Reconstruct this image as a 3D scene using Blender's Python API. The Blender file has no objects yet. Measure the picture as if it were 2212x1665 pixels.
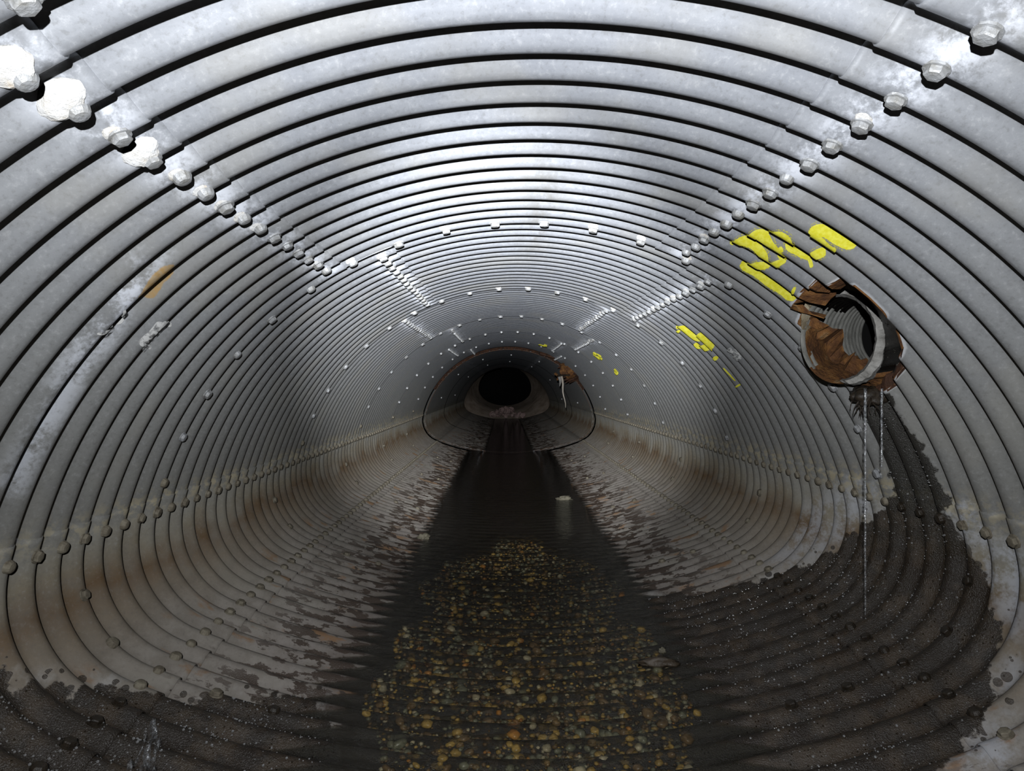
import bpy, bmesh, math, random
import numpy as np
from mathutils import Vector, Matrix, noise as mnoise

random.seed(7); np.random.seed(7)
scene = bpy.context.scene
COL = scene.collection
PI = math.pi

# ------------------------------------------------------------------ camera, world, lamp, exposure
F_PX, W_PX, H_PX = 1560.0, 2212.0, 1665.0
CAM = np.array([-0.096, 0.0, 1.5])              # eye, 1.5 m over the (crest) floor line
VPX, VPY = 1090.0, 832.0                          # where the tunnel's axis runs to
YAW = math.atan((VPX - W_PX / 2) / F_PX)          # camera turned a hair to the right
cd = bpy.data.cameras.new('camera'); cam = bpy.data.objects.new('camera', cd); COL.objects.link(cam)
cd.sensor_width = 36.0; cd.lens = F_PX / W_PX * 36.0; cd.clip_start = 0.02; cd.clip_end = 200
cam.location = CAM; cam.rotation_euler = (PI / 2, 0, YAW)
scene.camera = cam

wd = bpy.data.worlds.new('dark'); scene.world = wd; wd.use_nodes = True
wd.node_tree.nodes['Background'].inputs[0].default_value = (0.010, 0.011, 0.013, 1)
wd.node_tree.nodes['Background'].inputs[1].default_value = 0.0

def spot(name, loc, aim, power, size, blend, radius, col):
    l = bpy.data.lights.new(name, 'SPOT'); o = bpy.data.objects.new(name, l); COL.objects.link(o)
    l.energy = power; l.spot_size = math.radians(size); l.spot_blend = blend
    l.shadow_soft_size = radius; l.color = col
    o.location = loc
    o.rotation_euler = (Vector(aim) - Vector(loc)).to_track_quat('-Z', 'Y').to_euler()
    return o
LAMP = (-0.15, -0.20, 1.5 + 0.19)                # the torch held just over the camera
spot('torch_flood', LAMP, (0.0, 2.6, 1.20), 160, 172, 1.0, 0.010, (0.94, 0.965, 1.0))
spot('torch_beam', LAMP, (0.0, 3.2, 2.10), 250, 82, 1.0, 0.010, (0.94, 0.965, 1.0))
spot('torch_core', LAMP, (0.0, 9.0, 1.60), 3500, 34, 1.0, 0.010, (0.94, 0.965, 1.0))

scene.view_settings.view_transform = 'Standard'
scene.view_settings.look = 'None'
scene.view_settings.gamma = 1.0
scene.view_settings.use_curve_mapping = False
scene.view_settings.exposure = 0.08
scene.cycles.max_bounces = 5
scene.cycles.diffuse_bounces = 0
scene.cycles.glossy_bounces = 2
scene.cycles.transparent_max_bounces = 12

# ------------------------------------------------------------------ cross-section of the pipe arch
ZC0 = 1.5                                         # world z = section z + ZC0
R1, A1 = 1.87, math.radians(76.5)
CZ1 = 0.806 - R1
R2, A2 = 0.457, math.radians(158.0)
C2 = (R1 * math.sin(A1) - R2 * math.sin(A1), CZ1 + R1 * math.cos(A1) - R2 * math.cos(A1))
T2 = (C2[0] + R2 * math.sin(A2), C2[1] + R2 * math.cos(A2))
R3 = T2[0] / math.sin(PI - A2); CZ3 = T2[1] + R3 * math.cos(PI - A2)
S1 = R1 * A1; S2 = S1 + R2 * (A2 - A1); S3 = S2 + R3 * (PI - A2)      # half girth
GIRTH = 2 * S3
PITCH, DEPTH = 0.1524, 0.0508
def ycrest(k): return (k + 0.42) * PITCH

def section(s):
    """arc length from the crown (right positive) -> x, z, outward normal"""
    s = np.asarray(s, float)
    s = np.where(s > S3, s - GIRTH, s); s = np.where(s < -S3, s + GIRTH, s)
    sg = np.sign(s) + (s == 0); a = np.abs(s)
    t1 = a / R1; t2 = A1 + (a - S1) / R2; t3 = A2 + (a - S2) / R3
    th = np.where(a < S1, t1, np.where(a < S2, t2, t3))
    cx = np.where(a < S1, 0.0, np.where(a < S2, C2[0], 0.0))
    cz = np.where(a < S1, CZ1, np.where(a < S2, C2[1], CZ3))
    r = np.where(a < S1, R1, np.where(a < S2, R2, R3))
    return sg * (cx + r * np.sin(th)), cz + r * np.cos(th), sg * np.sin(th), np.cos(th)

def corr(y):
    c = np.cos(2 * PI * (np.asarray(y, float) / PITCH - 0.42))
    return DEPTH * (1 - c) * 0.5

def surf(s, y, lift=0.0):
    """world point on the corrugated sheet, `lift` metres to the inside"""
    x, z, nx, nz = section(s)
    d = corr(y) - lift
    return np.stack([x + nx * d, np.asarray(y, float) + 0 * x, z + nz * d + ZC0], -1)

def inward(s):
    x, z, nx, nz = section(s)
    return np.array([-float(nx), 0.0, -float(nz)])

# polar table of the envelope about (0,-0.4): finds where a line of sight meets the sheet
_st = np.linspace(-S3, S3, 4000); _x, _z, _, _ = section(_st)
_th = np.unwrap(np.arctan2(_x, _z + 0.4)); _rr = np.hypot(_x, _z + 0.4)
_ys = np.arange(0.9, 31.0, 0.004)
def sight(px, py):
    """(s, y) of the spot on the sheet that stands at this place of the picture"""
    dx, dz = (px - VPX) / F_PX, -(py - VPY) / F_PX
    X = CAM[0] + dx * _ys; Z = dz * _ys
    th = np.arctan2(X, Z + 0.4); r = np.hypot(X, Z + 0.4)
    lim = np.interp(th, _th, _rr) + corr(_ys)
    i = int(np.argmax(r > lim))
    if i == 0: i = len(_ys) - 1
    return float(np.interp(th[i], _th, _st)), float(_ys[i])
def sights(pts): return np.array([sight(*p) for p in pts])

def sdist(P, poly):
    """signed distance (inside positive) of points P (n,2) to polygon"""
    poly = np.asarray(poly); n = len(poly); best = np.full(len(P), 1e9); ins = np.zeros(len(P), bool)
    for i in range(n):
        a, b = poly[i], poly[(i + 1) % n]; ab = b - a
        t = np.clip(((P - a) @ ab) / max(ab @ ab, 1e-9), 0, 1)
        q = a + t[:, None] * ab
        best = np.minimum(best, np.hypot(*(P - q).T))
        c = (a[1] > P[:, 1]) != (b[1] > P[:, 1])
        with np.errstate(divide='ignore', invalid='ignore'):
            xi = a[0] + (P[:, 1] - a[1]) / (b[1] - a[1] + 1e-12) * ab[0]
        ins ^= c & (P[:, 0] < xi)
    return np.where(ins, best, -best)

# ------------------------------------------------------------------ node helpers and materials
class NT:
    def __init__(s, name):
        s.m = bpy.data.materials.new(name); s.m.use_nodes = True
        s.t = s.m.node_tree; s.b = s.t.nodes['Principled BSDF']; s.o = s.t.nodes['Material Output']
    def n(s, typ, **kw):
        nd = s.t.nodes.new(typ)
        for k, v in kw.items():
            if k.startswith('i_'):
                key = k[2:]; key = int(key) if key.isdigit() else key
                s.put(nd.inputs[key], v)
            else: setattr(nd, k, v)
        return nd
    def put(s, sock, v):
        if isinstance(v, bpy.types.NodeSocket): s.t.links.new(v, sock)
        elif isinstance(v, (tuple, list)) and len(v) == 3 and sock.type == 'RGBA': sock.default_value = (*v, 1)
        else: sock.default_value = v
    def math(s, op, a, b=0.0, c=0.0, clamp=False):
        nd = s.n('ShaderNodeMath', operation=op, use_clamp=clamp)
        for i, v in enumerate((a, b, c)): s.put(nd.inputs[i], v)
        return nd.outputs[0]
    def mix(s, f, a, b):
        nd = s.n('ShaderNodeMix', data_type='RGBA'); s.put(nd.inputs[0], f); s.put(nd.inputs[6], a); s.put(nd.inputs[7], b)
        return nd.outputs[2]
    def mixf(s, f, a, b):
        nd = s.n('ShaderNodeMix', data_type='FLOAT'); s.put(nd.inputs[0], f); s.put(nd.inputs[2], a); s.put(nd.inputs[3], b)
        return nd.outputs[0]
    def step(s, v, lo, hi, a=0.0, b=1.0):
        nd = s.n('ShaderNodeMapRange', interpolation_type='SMOOTHSTEP'); s.put(nd.inputs[0], v)
        for i, q in enumerate((lo, hi, a, b)): s.put(nd.inputs[i + 1], q)
        return nd.outputs[0]
    def noise(s, vec, scale, detail=4.0, rough=0.55, dist=0.0):
        nd = s.n('ShaderNodeTexNoise'); s.put(nd.inputs['Vector'], vec); s.put(nd.inputs['Scale'], scale)
        s.put(nd.inputs['Detail'], detail); s.put(nd.inputs['Roughness'], rough); s.put(nd.inputs['Distortion'], dist)
        return nd.outputs['Fac']
    def ramp(s, f, stops):
        nd = s.n('ShaderNodeValToRGB'); e = nd.color_ramp.elements
        while len(e) < len(stops): e.new(0.5)
        for el, (p, c) in zip(e, stops): el.position = p; el.color = (*c, 1)
        s.put(nd.inputs[0], f); return nd.outputs[0]
    def bump(s, h, strength, dist=0.01, normal=None):
        nd = s.n('ShaderNodeBump'); s.put(nd.inputs['Height'], h); s.put(nd.inputs['Strength'], strength); s.put(nd.inputs['Distance'], dist)
        if normal: s.put(nd.inputs['Normal'], normal)
        return nd.outputs[0]
    def pos(s): return s.n('ShaderNodeNewGeometry').outputs['Position']
    def obj(s): return s.n('ShaderNodeTexCoord').outputs['Object']
    def set(s, **kw):
        names = dict(color='Base Color', metal='Metallic', rough='Roughness', normal='Normal', spec='Specular IOR Level', alpha='Alpha', sheen='Sheen Weight', coat='Coat Weight', coat_rough='Coat Roughness')
        for k, v in kw.items(): s.put(s.b.inputs[names[k]], v)
        return s.m

def mat_sheet():
    t = NT('galvanised_sheet'); P = t.pos()
    sep = t.n('ShaderNodeSeparateXYZ'); t.put(sep.inputs[0], P); X, Y, Z = sep.outputs
    uv = t.n('ShaderNodeUVMap', uv_map='sy').outputs[0]
    aa = t.n('ShaderNodeSeparateColor'); t.put(aa.inputs[0], t.n('ShaderNodeAttribute', attribute_name='ma').outputs['Color'])
    bb = t.n('ShaderNodeSeparateColor'); t.put(bb.inputs[0], t.n('ShaderNodeAttribute', attribute_name='mb').outputs['Color'])
    wet, film, crust = aa.outputs; rust, dirt, bare = bb.outputs
    n_big = t.noise(P, 2.2, 4); n_mid = t.noise(P, 9.0, 6, 0.6); n_fine = t.noise(P, 60.0, 5, 0.7); n_grit = t.noise(P, 260.0, 3, 0.7)
    # height bands of old water lines and silt; torch blue painted into the crown
    zz = t.math('ADD', Z, t.math('MULTIPLY', t.math('SUBTRACT', n_big, 0.5), 0.34))
    zf = t.math('DIVIDE', t.math('SUBTRACT', zz, 0.0), 2.4, clamp=True)
    base = t.ramp(zf, [(0.02, (.12, .095, .08)), (0.075, (.40, .36, .325)), (0.14, (.42, .38, .33)), (0.215, (.31, .25, .18)), (0.262, (.20, .125, .062)),
                       (0.315, (.34, .295, .215)), (0.355, (.36, .345, .30)), (0.42, (.37, .365, .345)), (0.60, (.40, .405, .40)), (1.0, (.39, .41, .455))])
    base = t.mix(t.step(n_mid, .36, .66, 0, .9), base, t.mix(.5, base, t.ramp(zf, [(0.2, (.22, .19, .15)), (0.45, (.38, .38, .35)), (1.0, (.47, .49, .53))])))
    base = t.mix(t.math('MULTIPLY', t.step(n_fine, .52, .70), t.step(Z, .5, 1.2, .12, .45)), base, t.mix(.6, base, (.78, .79, .80)))
    base = t.mix(t.step(n_fine, .48, .32, 0, .45), base, t.mix(.6, base, (.16, .155, .14)))
    base = t.mix(t.step(n_big, .48, .66, 0, .6), base, t.mix(.55, base, (.47, .45, .39)))
    grime = t.math('MULTIPLY', t.step(n_grit, .62, .72), t.step(n_mid, .5, .62))
    base = t.mix(t.math('MULTIPLY', grime, .45), base, (.22, .20, .16))
    # smear of dirt along the crown
    base = t.mix(t.math('MULTIPLY', dirt, t.step(n_mid, .40, .58)), base, (.17, .155, .115))
    # white mineral film by the seams, yellowish crust at the side joints
    fm = t.math('MULTIPLY', t.math('MULTIPLY', film, t.step(Z, .3, 1.1, .62, 1.0)), t.step(t.math('ADD', n_mid, t.math('MULTIPLY', n_fine, .5)), .62, .86), clamp=True)
    base = t.mix(fm, base, (.74, .77, .84))
    cm = t.math('MULTIPLY', crust, t.step(t.noise(P, 24.0, 5, .65), .44, .60), clamp=True)
    base = t.mix(cm, base, (.60, .53, .37))
    # flaking brown mud on the banks
    vm = t.n('ShaderNodeMapping'); t.put(vm.inputs['Vector'], uv); vm.inputs['Scale'].default_value = (7.0, 24.0, 1.0)
    mud_n = t.noise(vm.outputs[0], 1.0, 7, 0.62)
    lowz = t.step(t.math('ADD', Z, t.math('MULTIPLY', n_mid, .10)), .42, .20)
    mud = t.math('MULTIPLY', t.step(t.math('ADD', mud_n, t.math('MULTIPLY', lowz, .11)), .60, .625), lowz)
    base = t.mix(mud, base, (.095, .070, .054))
    orange = t.math('MULTIPLY', t.step(t.noise(vm.outputs[0], .45, 5), .58, .66), t.step(Z, .46, .36))
    base = t.mix(t.math('MULTIPLY', orange, t.step(mud, .6, .3, 0, .65)), base, (.36, .18, .06))
    # wet stain with ragged edge and splash spots round it
    edge = t.math('ADD', wet, t.math('MULTIPLY', t.math('SUBTRACT', t.noise(P, 11.0, 6, .62), .5), .42))
    wm = t.step(edge, .485, .515)
    vo = t.n('ShaderNodeTexVoronoi', feature='F1'); t.put(vo.inputs['Vector'], P); vo.inputs['Scale'].default_value = 26.0
    rs = t.n('ShaderNodeSeparateColor'); t.put(rs.inputs[0], vo.outputs['Color'])
    lim = t.math('MULTIPLY', t.math('MULTIPLY', t.step(wet, .05, .5), t.math('MULTIPLY', rs.outputs[0], rs.outputs[0])), .62)
    spots = t.math('MULTIPLY', t.step(t.math('SUBTRACT', lim, vo.outputs['Distance']), 0.0, .03), t.step(Z, 1.0, .75))
    drop = t.math('MAXIMUM', wm, t.math('MULTIPLY', spots, .85))
    salt = t.math('MULTIPLY', t.step(edge, .22, .5), t.math('MULTIPLY', t.step(t.noise(P, 6.0, 6, .6), .50, .66), t.step(Z, 1.05, .8)))
    base = t.mix(t.math('MULTIPLY', salt, .7), base, (.60, .58, .55))
    wetcol = t.mix(t.step(n_mid, .42, .66), (.024, .0165, .0105), (.072, .050, .031))
    wetcol = t.mix(t.step(Z, .75, 1.05), wetcol, (.028, .025, .02))
    base = t.mix(t.math('MULTIPLY', drop, .94), base, wetcol)
    base = t.mix(t.step(t.math('ADD', Z, t.math('MULTIPLY', n_fine, .012)), .128, .112), base, (.022, .018, .013))
    # rust ring and white halo round the torn hole
    rn = t.math('ADD', rust, t.math('MULTIPLY', t.math('SUBTRACT', t.noise(P, 20, 5), .5), .30))
    base = t.mix(t.math('MULTIPLY', t.step(rn, .46, .60), .6), base, (.62, .63, .65))
    base = t.mix(t.step(rn, .70, .78), base, (.16, .065, .02))
    # orange primer, pale paint
    base = t.mix(t.step(t.math('ADD', bare, t.math('MULTIPLY', t.math('SUBTRACT', n_mid, .5), .5)), .48, .56), base, t.mix(t.step(n_fine, .4, .6), (.62, .40, .17), (.56, .42, .25)))
    dry_low = t.step(Z, 1.0, .8)
    metal = t.math('MULTIPLY', t.math('SUBTRACT', 1.0, dry_low), .36)
    metal = t.math('MULTIPLY', metal, t.math('SUBTRACT', 1.0, t.math('MAXIMUM', drop, t.math('MAXIMUM', fm, t.step(rn, .42, .56)))))
    rough = t.mixf(dry_low, t.mixf(n_mid, .36, .52), .72)
    rough = t.mixf(t.math('MAXIMUM', mud, drop), rough, t.mixf(n_fine, .24, .36))
    rough = t.mixf(fm, rough, .8)
    h = t.math('ADD', t.math('MULTIPLY', n_fine, .5), t.math('MULTIPLY', n_mid, 1.0))
    nb = t.bump(h, t.mixf(dry_low, .10, .22), .006)
    v2 = t.n('ShaderNodeTexVoronoi', feature='F1'); t.put(v2.inputs['Vector'], P); v2.inputs['Scale'].default_value = 85.0
    v2c = t.n('ShaderNodeSeparateColor'); t.put(v2c.inputs[0], v2.outputs['Color'])
    bead = t.math('MULTIPLY', t.step(v2.outputs['Distance'], .34, .0), t.math('MULTIPLY', t.step(v2c.outputs[1], .80, .82), t.step(n_mid, .44, .56)))
    rough = t.mixf(t.math('MULTIPLY', t.step(bead, .02, .1), drop), rough, .06)
    sparkle = t.math('ADD', t.noise(P, 190.0, 2, .6), t.math('MULTIPLY', bead, 2.2))
    nb = t.bump(sparkle, t.math('MULTIPLY', t.math('MAXIMUM', drop, t.math('MULTIPLY', mud, .7)), .75), .006, nb)
    return t.set(color=base, metal=metal, rough=rough, normal=nb)

def mat_noise(name, stops, scale=8.0, rough=.7, metal=0.0, bump=.3, bdist=.006, detail=6.0, world=True, spec=.5):
    t = NT(name); P = t.pos() if world else t.obj()
    n = t.noise(P, scale, detail, .62)
    return t.set(color=t.ramp(n, stops), rough=rough, metal=metal, spec=spec, normal=t.bump(t.noise(P, scale * 4, 5, .65), bump, bdist))

M = {}
M['sheet'] = mat_sheet()
M['bolt'] = mat_noise('bolt_steel', [(.3, (.30, .29, .26)), (.55, (.50, .51, .52)), (.75, (.68, .70, .72))], 30, .5, .25, .5, .004)
M['bolt_dull'] = mat_noise('bolt_silted', [(.3, (.17, .14, .10)), (.6, (.36, .32, .24)), (.8, (.44, .40, .32))], 30, .75, 0, .5, .004)
M['bolt_wet'] = mat_noise('bolt_wet', [(.3, (.02, .016, .012)), (.7, (.06, .045, .03))], 40, .25, 0, .6, .004)
M['crust'] = mat_noise('mineral_crust', [(.3, (.62, .54, .44)), (.42, (.70, .68, .64)), (.7, (.76, .77, .78))], 28, .9, 0, .8, .006)
M['rust'] = mat_noise('rust', [(.25, (.045, .020, .010)), (.45, (.15, .062, .020)), (.58, (.26, .115, .030)), (.72, (.34, .22, .11)), (.85, (.42, .36, .27))], 14, .8, 0, .9, .012)
M['rust_dark'] = mat_noise('rust_dark', [(.3, (.02, .012, .008)), (.6, (.10, .04, .018)), (.8, (.20, .12, .07))], 18, .8, 0, .9, .01)
M['liner'] = mat_noise('pipe_liner', [(.3, (.26, .255, .23)), (.5, (.44, .44, .40)), (.75, (.60, .59, .55))], 11, .6, .1, .4, .006)
M['concrete'] = mat_noise('grey_collar', [(.3, (.16, .15, .135)), (.5, (.36, .35, .325)), (.75, (.52, .51, .48))], 16, .85, 0, .8, .01)
M['tan'] = mat_noise('tan_clay', [(.3, (.27, .21, .13)), (.6, (.42, .36, .25)), (.8, (.50, .45, .34))], 9, .8, 0, .6, .01)
M['roots'] = mat_noise('roots', [(.3, (.012, .009, .007)), (.7, (.06, .045, .03))], 30, .5, 0, .5, .004)
M['wood'] = mat_noise('weathered_stick', [(.3, (.40, .33, .25)), (.6, (.62, .56, .48)), (.8, (.75, .72, .66))], 6, .8, 0, .5, .004)
M['end_wall'] = mat_noise('end_pipe', [(.3, (.30, .22, .16)), (.55, (.52, .42, .33)), (.75, (.62, .50, .44))], 3, .8, 0, .4, .01)
M['dark'] = mat_noise('painted_dark', [(.3, (.004, .004, .004)), (.7, (.009, .009, .009))], 3, .9, 0, .1, .01)  # near-black base colour stands in for unlit depth inside both pipes
M['rubble'] = mat_noise('rubble', [(.3, (.14, .09, .08)), (.5, (.35, .24, .22)), (.75, (.55, .42, .38))], 6, .85, 0, .6, .02)
M['stone'] = mat_noise('pale_stone', [(.3, (.12, .105, .07)), (.6, (.24, .22, .16)), (.8, (.40, .37, .30))], 26, .8, 0, .7, .006)
M['wetstone'] = mat_noise('wet_stone', [(.3, (.05, .037, .024)), (.7, (.13, .10, .07))], 20, .3, 0, .7, .006)
M['bed'] = mat_noise('silt_bed', [(.3, (.02, .015, .009)), (.5, (.075, .054, .028)), (.62, (.15, .11, .055)), (.75, (.30, .22, .11))], 75, .8, 0, .8, .01)
M['clay_lump'] = M['rubble']

def mat_tar():
    t = NT('bitumen_coat'); P = t.pos()
    vm = t.n('ShaderNodeMapping'); t.put(vm.inputs['Vector'], P); vm.inputs['Scale'].default_value = (9, 9, 30)
    n = t.noise(P, 22, 7, .7)
    c = t.mix(t.step(n, .60, .66), (.008, .007, .006), (.30, .28, .23))
    return t.set(color=c, rough=t.mixf(t.step(n, .60, .66), .35, .8), normal=t.bump(n, .6, .01))
M['tar'] = mat_tar()

def mat_paint():
    t = NT('yellow_spray'); P = t.pos(); n = t.noise(P, 60, 4)
    return t.set(color=t.mix(t.step(n, .35, .65), (.78, .72, .03), (.90, .86, .10)), rough=.55)
M['paint'] = mat_paint()
def mat_mist():
    t = NT('yellow_overspray'); P = t.pos(); n = t.noise(P, 220, 3)
    a = t.step(n, .50, .62, 0, .75)
    t.m.blend_method = 'HASHED' if hasattr(t.m, 'blend_method') else None
    return t.set(color=(.80, .74, .06), rough=.7, alpha=a)
M['mist'] = mat_mist()

def mat_chalk():
    t = NT('chalk'); P = t.pos(); n = t.noise(P, 45, 6, .7)
    return t.set(color=(.72, .72, .70), rough=.9, alpha=t.step(n, .40, .58, .0, .9))
M['chalk'] = mat_chalk()
def mat_pebble(name=None, col=None):
    t = NT(name or 'gravel')
    P = t.pos(); n = t.noise(P, 55, 5)
    if col: c = t.mix(t.step(n, .3, .7), tuple(v * .55 for v in col), col)
    else:
        a = t.n('ShaderNodeAttribute', attribute_name='col').outputs['Color']
        c = t.mix(t.step(n, .3, .7, .0, .6), a, t.mix(.75, a, (.02, .015, .01)))
    return t.set(color=c, rough=.32, normal=t.bump(n, .3, .004))
PEB = {'golden brown': (.82, .55, .16), 'dark brown': (.34, .225, .11), 'grey green': (.36, .365, .25), 'orange': (.84, .37, .08), 'pale buff': (.88, .78, .52)}
for k, c in PEB.items(): M['peb_' + k] = mat_pebble('pebble_' + k.replace(' ', '_'), c)
M['gravel'] = mat_pebble()

def mat_water():
    t = NT('stream_water'); P = t.pos()
    t.t.nodes.remove(t.b)
    n = t.math('ADD', t.noise(P, 26, 3, .55, .6), t.math('MULTIPLY', t.noise(P, 75, 2), .35))
    nb = t.bump(n, .42, .02)
    dp = t.n('ShaderNodeVectorMath', operation='DOT_PRODUCT'); t.put(dp.inputs[0], t.n('ShaderNodeNewGeometry').outputs['Incoming']); t.put(dp.inputs[1], nb)
    fr = t.math('ADD', t.math('MULTIPLY', t.math('POWER', t.math('SUBTRACT', 1.0, t.math('ABSOLUTE', dp.outputs['Value']), clamp=True), 5.0), .98), .02)
    gl = t.n('ShaderNodeBsdfGlossy', i_Color=(.62, .64, .66), i_Roughness=.04); t.put(gl.inputs['Normal'], nb)
    tr = t.n('ShaderNodeBsdfTransparent', i_Color=(.97, .95, .89))
    rf = t.n('ShaderNodeBsdfRefraction', i_Color=(.95, .93, .87), i_Roughness=0.0, i_IOR=1.33); t.put(rf.inputs['Normal'], nb)
    th = t.n('ShaderNodeMixShader', i_0=.28); t.put(th.inputs[1], tr.outputs[0]); t.put(th.inputs[2], rf.outputs[0])
    mx = t.n('ShaderNodeMixShader'); t.put(mx.inputs[0], fr); t.put(mx.inputs[1], th.outputs[0]); t.put(mx.inputs[2], gl.outputs[0])
    t.put(t.o.inputs['Surface'], mx.outputs[0]); return t.m
M['water'] = mat_water()
def mat_trickle():
    t = NT('running_water'); P = t.pos(); t.t.nodes.remove(t.b)
    n = t.noise(P, 70, 4)
    nb = t.bump(n, .9, .01)
    gl = t.n('ShaderNodeBsdfGlossy', i_Color=(.95, .97, 1), i_Roughness=.10); t.put(gl.inputs['Normal'], nb)
    df = t.n('ShaderNodeBsdfDiffuse', i_Color=(.75, .77, .80))
    a = t.n('ShaderNodeMixShader', i_0=.25); t.put(a.inputs[1], gl.outputs[0]); t.put(a.inputs[2], df.outputs[0])
    tr = t.n('ShaderNodeBsdfTransparent', i_Color=(.96, .96, .96))
    mx = t.n('ShaderNodeMixShader'); t.put(mx.inputs[0], t.step(n, .40, .70, .06, .75)); t.put(mx.inputs[1], tr.outputs[0]); t.put(mx.inputs[2], a.outputs[0])
    t.put(t.o.inputs['Surface'], mx.outputs[0]); return t.m
M['trickle'] = mat_trickle()

# ------------------------------------------------------------------ object helpers
def link(name, me, mat=None, parent=None, smooth=True):
    o = bpy.data.objects.new(name, me); COL.objects.link(o)
    if mat is not None and len(me.materials) == 0: me.materials.append(mat)
    if smooth and me.polygons: me.polygons.foreach_set('use_smooth', [True] * len(me.polygons))
    if parent is not None: o.parent = parent
    return o
def empty(name, loc=(0, 0, 0), label=None, cat=None, group=None, kind=None):
    o = bpy.data.objects.new(name, None); COL.objects.link(o); o.location = loc; o.empty_display_size = .1
    return tag(o, label, cat, group, kind)
def tag(o, label=None, cat=None, group=None, kind=None):
    for k, v in (('label', label), ('category', cat), ('group', group), ('kind', kind)):
        if v: o[k] = v
    return o
def mesh(name, V, Fc):
    me = bpy.data.meshes.new(name); me.from_pydata([tuple(map(float, v)) for v in V], [], [tuple(f) for f in Fc]); me.update(); return me
def from_bm(name, bm):
    me = bpy.data.meshes.new(name); bm.normal_update(); bm.to_mesh(me); bm.free(); return me

def quad_mesh(name, V, quads):
    me = bpy.data.meshes.new(name); V = np.asarray(V, np.float32); quads = np.asarray(quads, np.int32)
    me.vertices.add(len(V)); me.vertices.foreach_set('co', V.ravel())
    me.loops.add(quads.size); me.loops.foreach_set('vertex_index', quads.ravel())
    me.polygons.add(len(quads)); me.polygons.foreach_set('loop_start', np.arange(0, quads.size, 4, dtype=np.int32))
    me.polygons.foreach_set('use_smooth', np.ones(len(quads), bool))
    me.update(calc_edges=True); return me

def tube_mesh(name, pts, radii, seg=8, cap=True):
    pts = [Vector(p) for p in pts]; V = []; Fc = []
    up = Vector((0.31, 0.2, 0.93)).normalized()
    for i, p in enumerate(pts):
        d = (pts[min(i + 1, len(pts) - 1)] - pts[max(i - 1, 0)]).normalized()
        a = d.cross(up); a = a.normalized() if a.length > 1e-4 else Vector((1, 0, 0)); b = d.cross(a)
        r = radii[i] if hasattr(radii, '__len__') else radii
        for k in range(seg):
            q = 2 * PI * k / seg; V.append(p + (a * math.cos(q) + b * math.sin(q)) * r)
    for i in range(len(pts) - 1):
        for k in range(seg):
            k2 = (k + 1) % seg; Fc.append((i * seg + k, i * seg + k2, (i + 1) * seg + k2, (i + 1) * seg + k))
    if cap: Fc.append(tuple(range(seg))[::-1]); Fc.append(tuple((len(pts) - 1) * seg + k for k in range(seg)))
    return mesh(name, V, Fc)

def lump_mesh(name, size, sub=2, amp=.25, freq=1.6, seed=0, flat=None):
    bm = bmesh.new(); bmesh.ops.create_icosphere(bm, subdivisions=sub, radius=1.0)
    off = Vector((seed * 3.1, seed * 1.7, seed * .9))
    for v in bm.verts:
        n = v.co.normalized(); r = 1 + amp * (mnoise.noise(n * freq + off) + .5 * mnoise.noise(n * freq * 2.3 + off))
        c = n * r; v.co = Vector((c.x * size[0], c.y * size[1], c.z * size[2]))
        if flat is not None and v.co.z < flat: v.co.z = flat
    return from_bm(name, bm)

# ------------------------------------------------------------------ places on the sheet read off the photograph
HOLE = sights([(1718, 655), (1745, 627), (1775, 605), (1813, 608), (1850, 612), (1886, 640), (1922, 676), (1948, 712), (1960, 755),
               (1957, 800), (1944, 832), (1902, 850), (1870, 846), (1842, 818), (1800, 806), (1775, 765), (1760, 735), (1757, 712), (1730, 696)])
WET_R = sights([(1868, 858), (1886, 920), (1911, 965), (1934, 1030), (1940, 1080), (1916, 1108), (1850, 1160), (1809, 1198), (1753, 1222), (1683, 1246),
                (1612, 1260), (1500, 1282), (1400, 1292), (1372, 1450), (1345, 1664), (1330, 1900), (1900, 1900), (2050, 1662), (2105, 1600), (2150, 1562), (2180, 1500),
                (2176, 1400), (2166, 1330), (2140, 1270), (2120, 1200), (2088, 1172), (2062, 1112), (2044, 1044), (2010, 974), (1976, 920), (1948, 884), (1930, 842), (1900, 838)])
WET_L = sights([(-80, 1430), (0, 1449), (35, 1492), (70, 1468), (116, 1472), (155, 1492), (200, 1478), (246, 1489), (276, 1482), (316, 1500), (421, 1508),
                (560, 1500), (660, 1505), (720, 1560), (740, 1664), (720, 1900), (100, 1900), (-300, 1600)])
FILMS = [sights(p) for p in ([(2066, 1085), (2110, 1090), (2118, 1170), (2100, 1185), (2078, 1150)], [(2128, 1130), (2150, 1150), (2185, 1240), (2165, 1300), (2150, 1260), (2136, 1180)],
                             [(2180, 1180), (2212, 1190), (2212, 1370), (2190, 1385), (2178, 1320)], [(2190, 1440), (2212, 1430), (2212, 1480), (2185, 1490)],
                             [(2060, 1650), (2110, 1600), (2160, 1575), (2212, 1550), (2212, 1664)], [(1660, 1210), (1740, 1100), (1850, 1040), (1905, 1060), (1900, 1100), (1800, 1190), (1700, 1235)],
                             [(150, 760), (215, 660), (300, 560), (340, 545), (250, 700), (130, 900), (40, 1060), (10, 1040), (90, 900)])]
BARE = [sights(p) for p in ([(298, 640), (318, 600), (352, 572), (372, 566), (374, 590), (345, 618), (320, 648)],)]

SEAMS = {0: (-0.99, 0.796), 1: (-0.743, 1.006)}           # longitudinal seams of the crown plates, alternate rings
SIDE_L, SIDE_R, FLOOR_L, FLOOR_R = -2.49, 2.44, -3.195, 3.15
WATER_Z = ZC0 - 1.384

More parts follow.
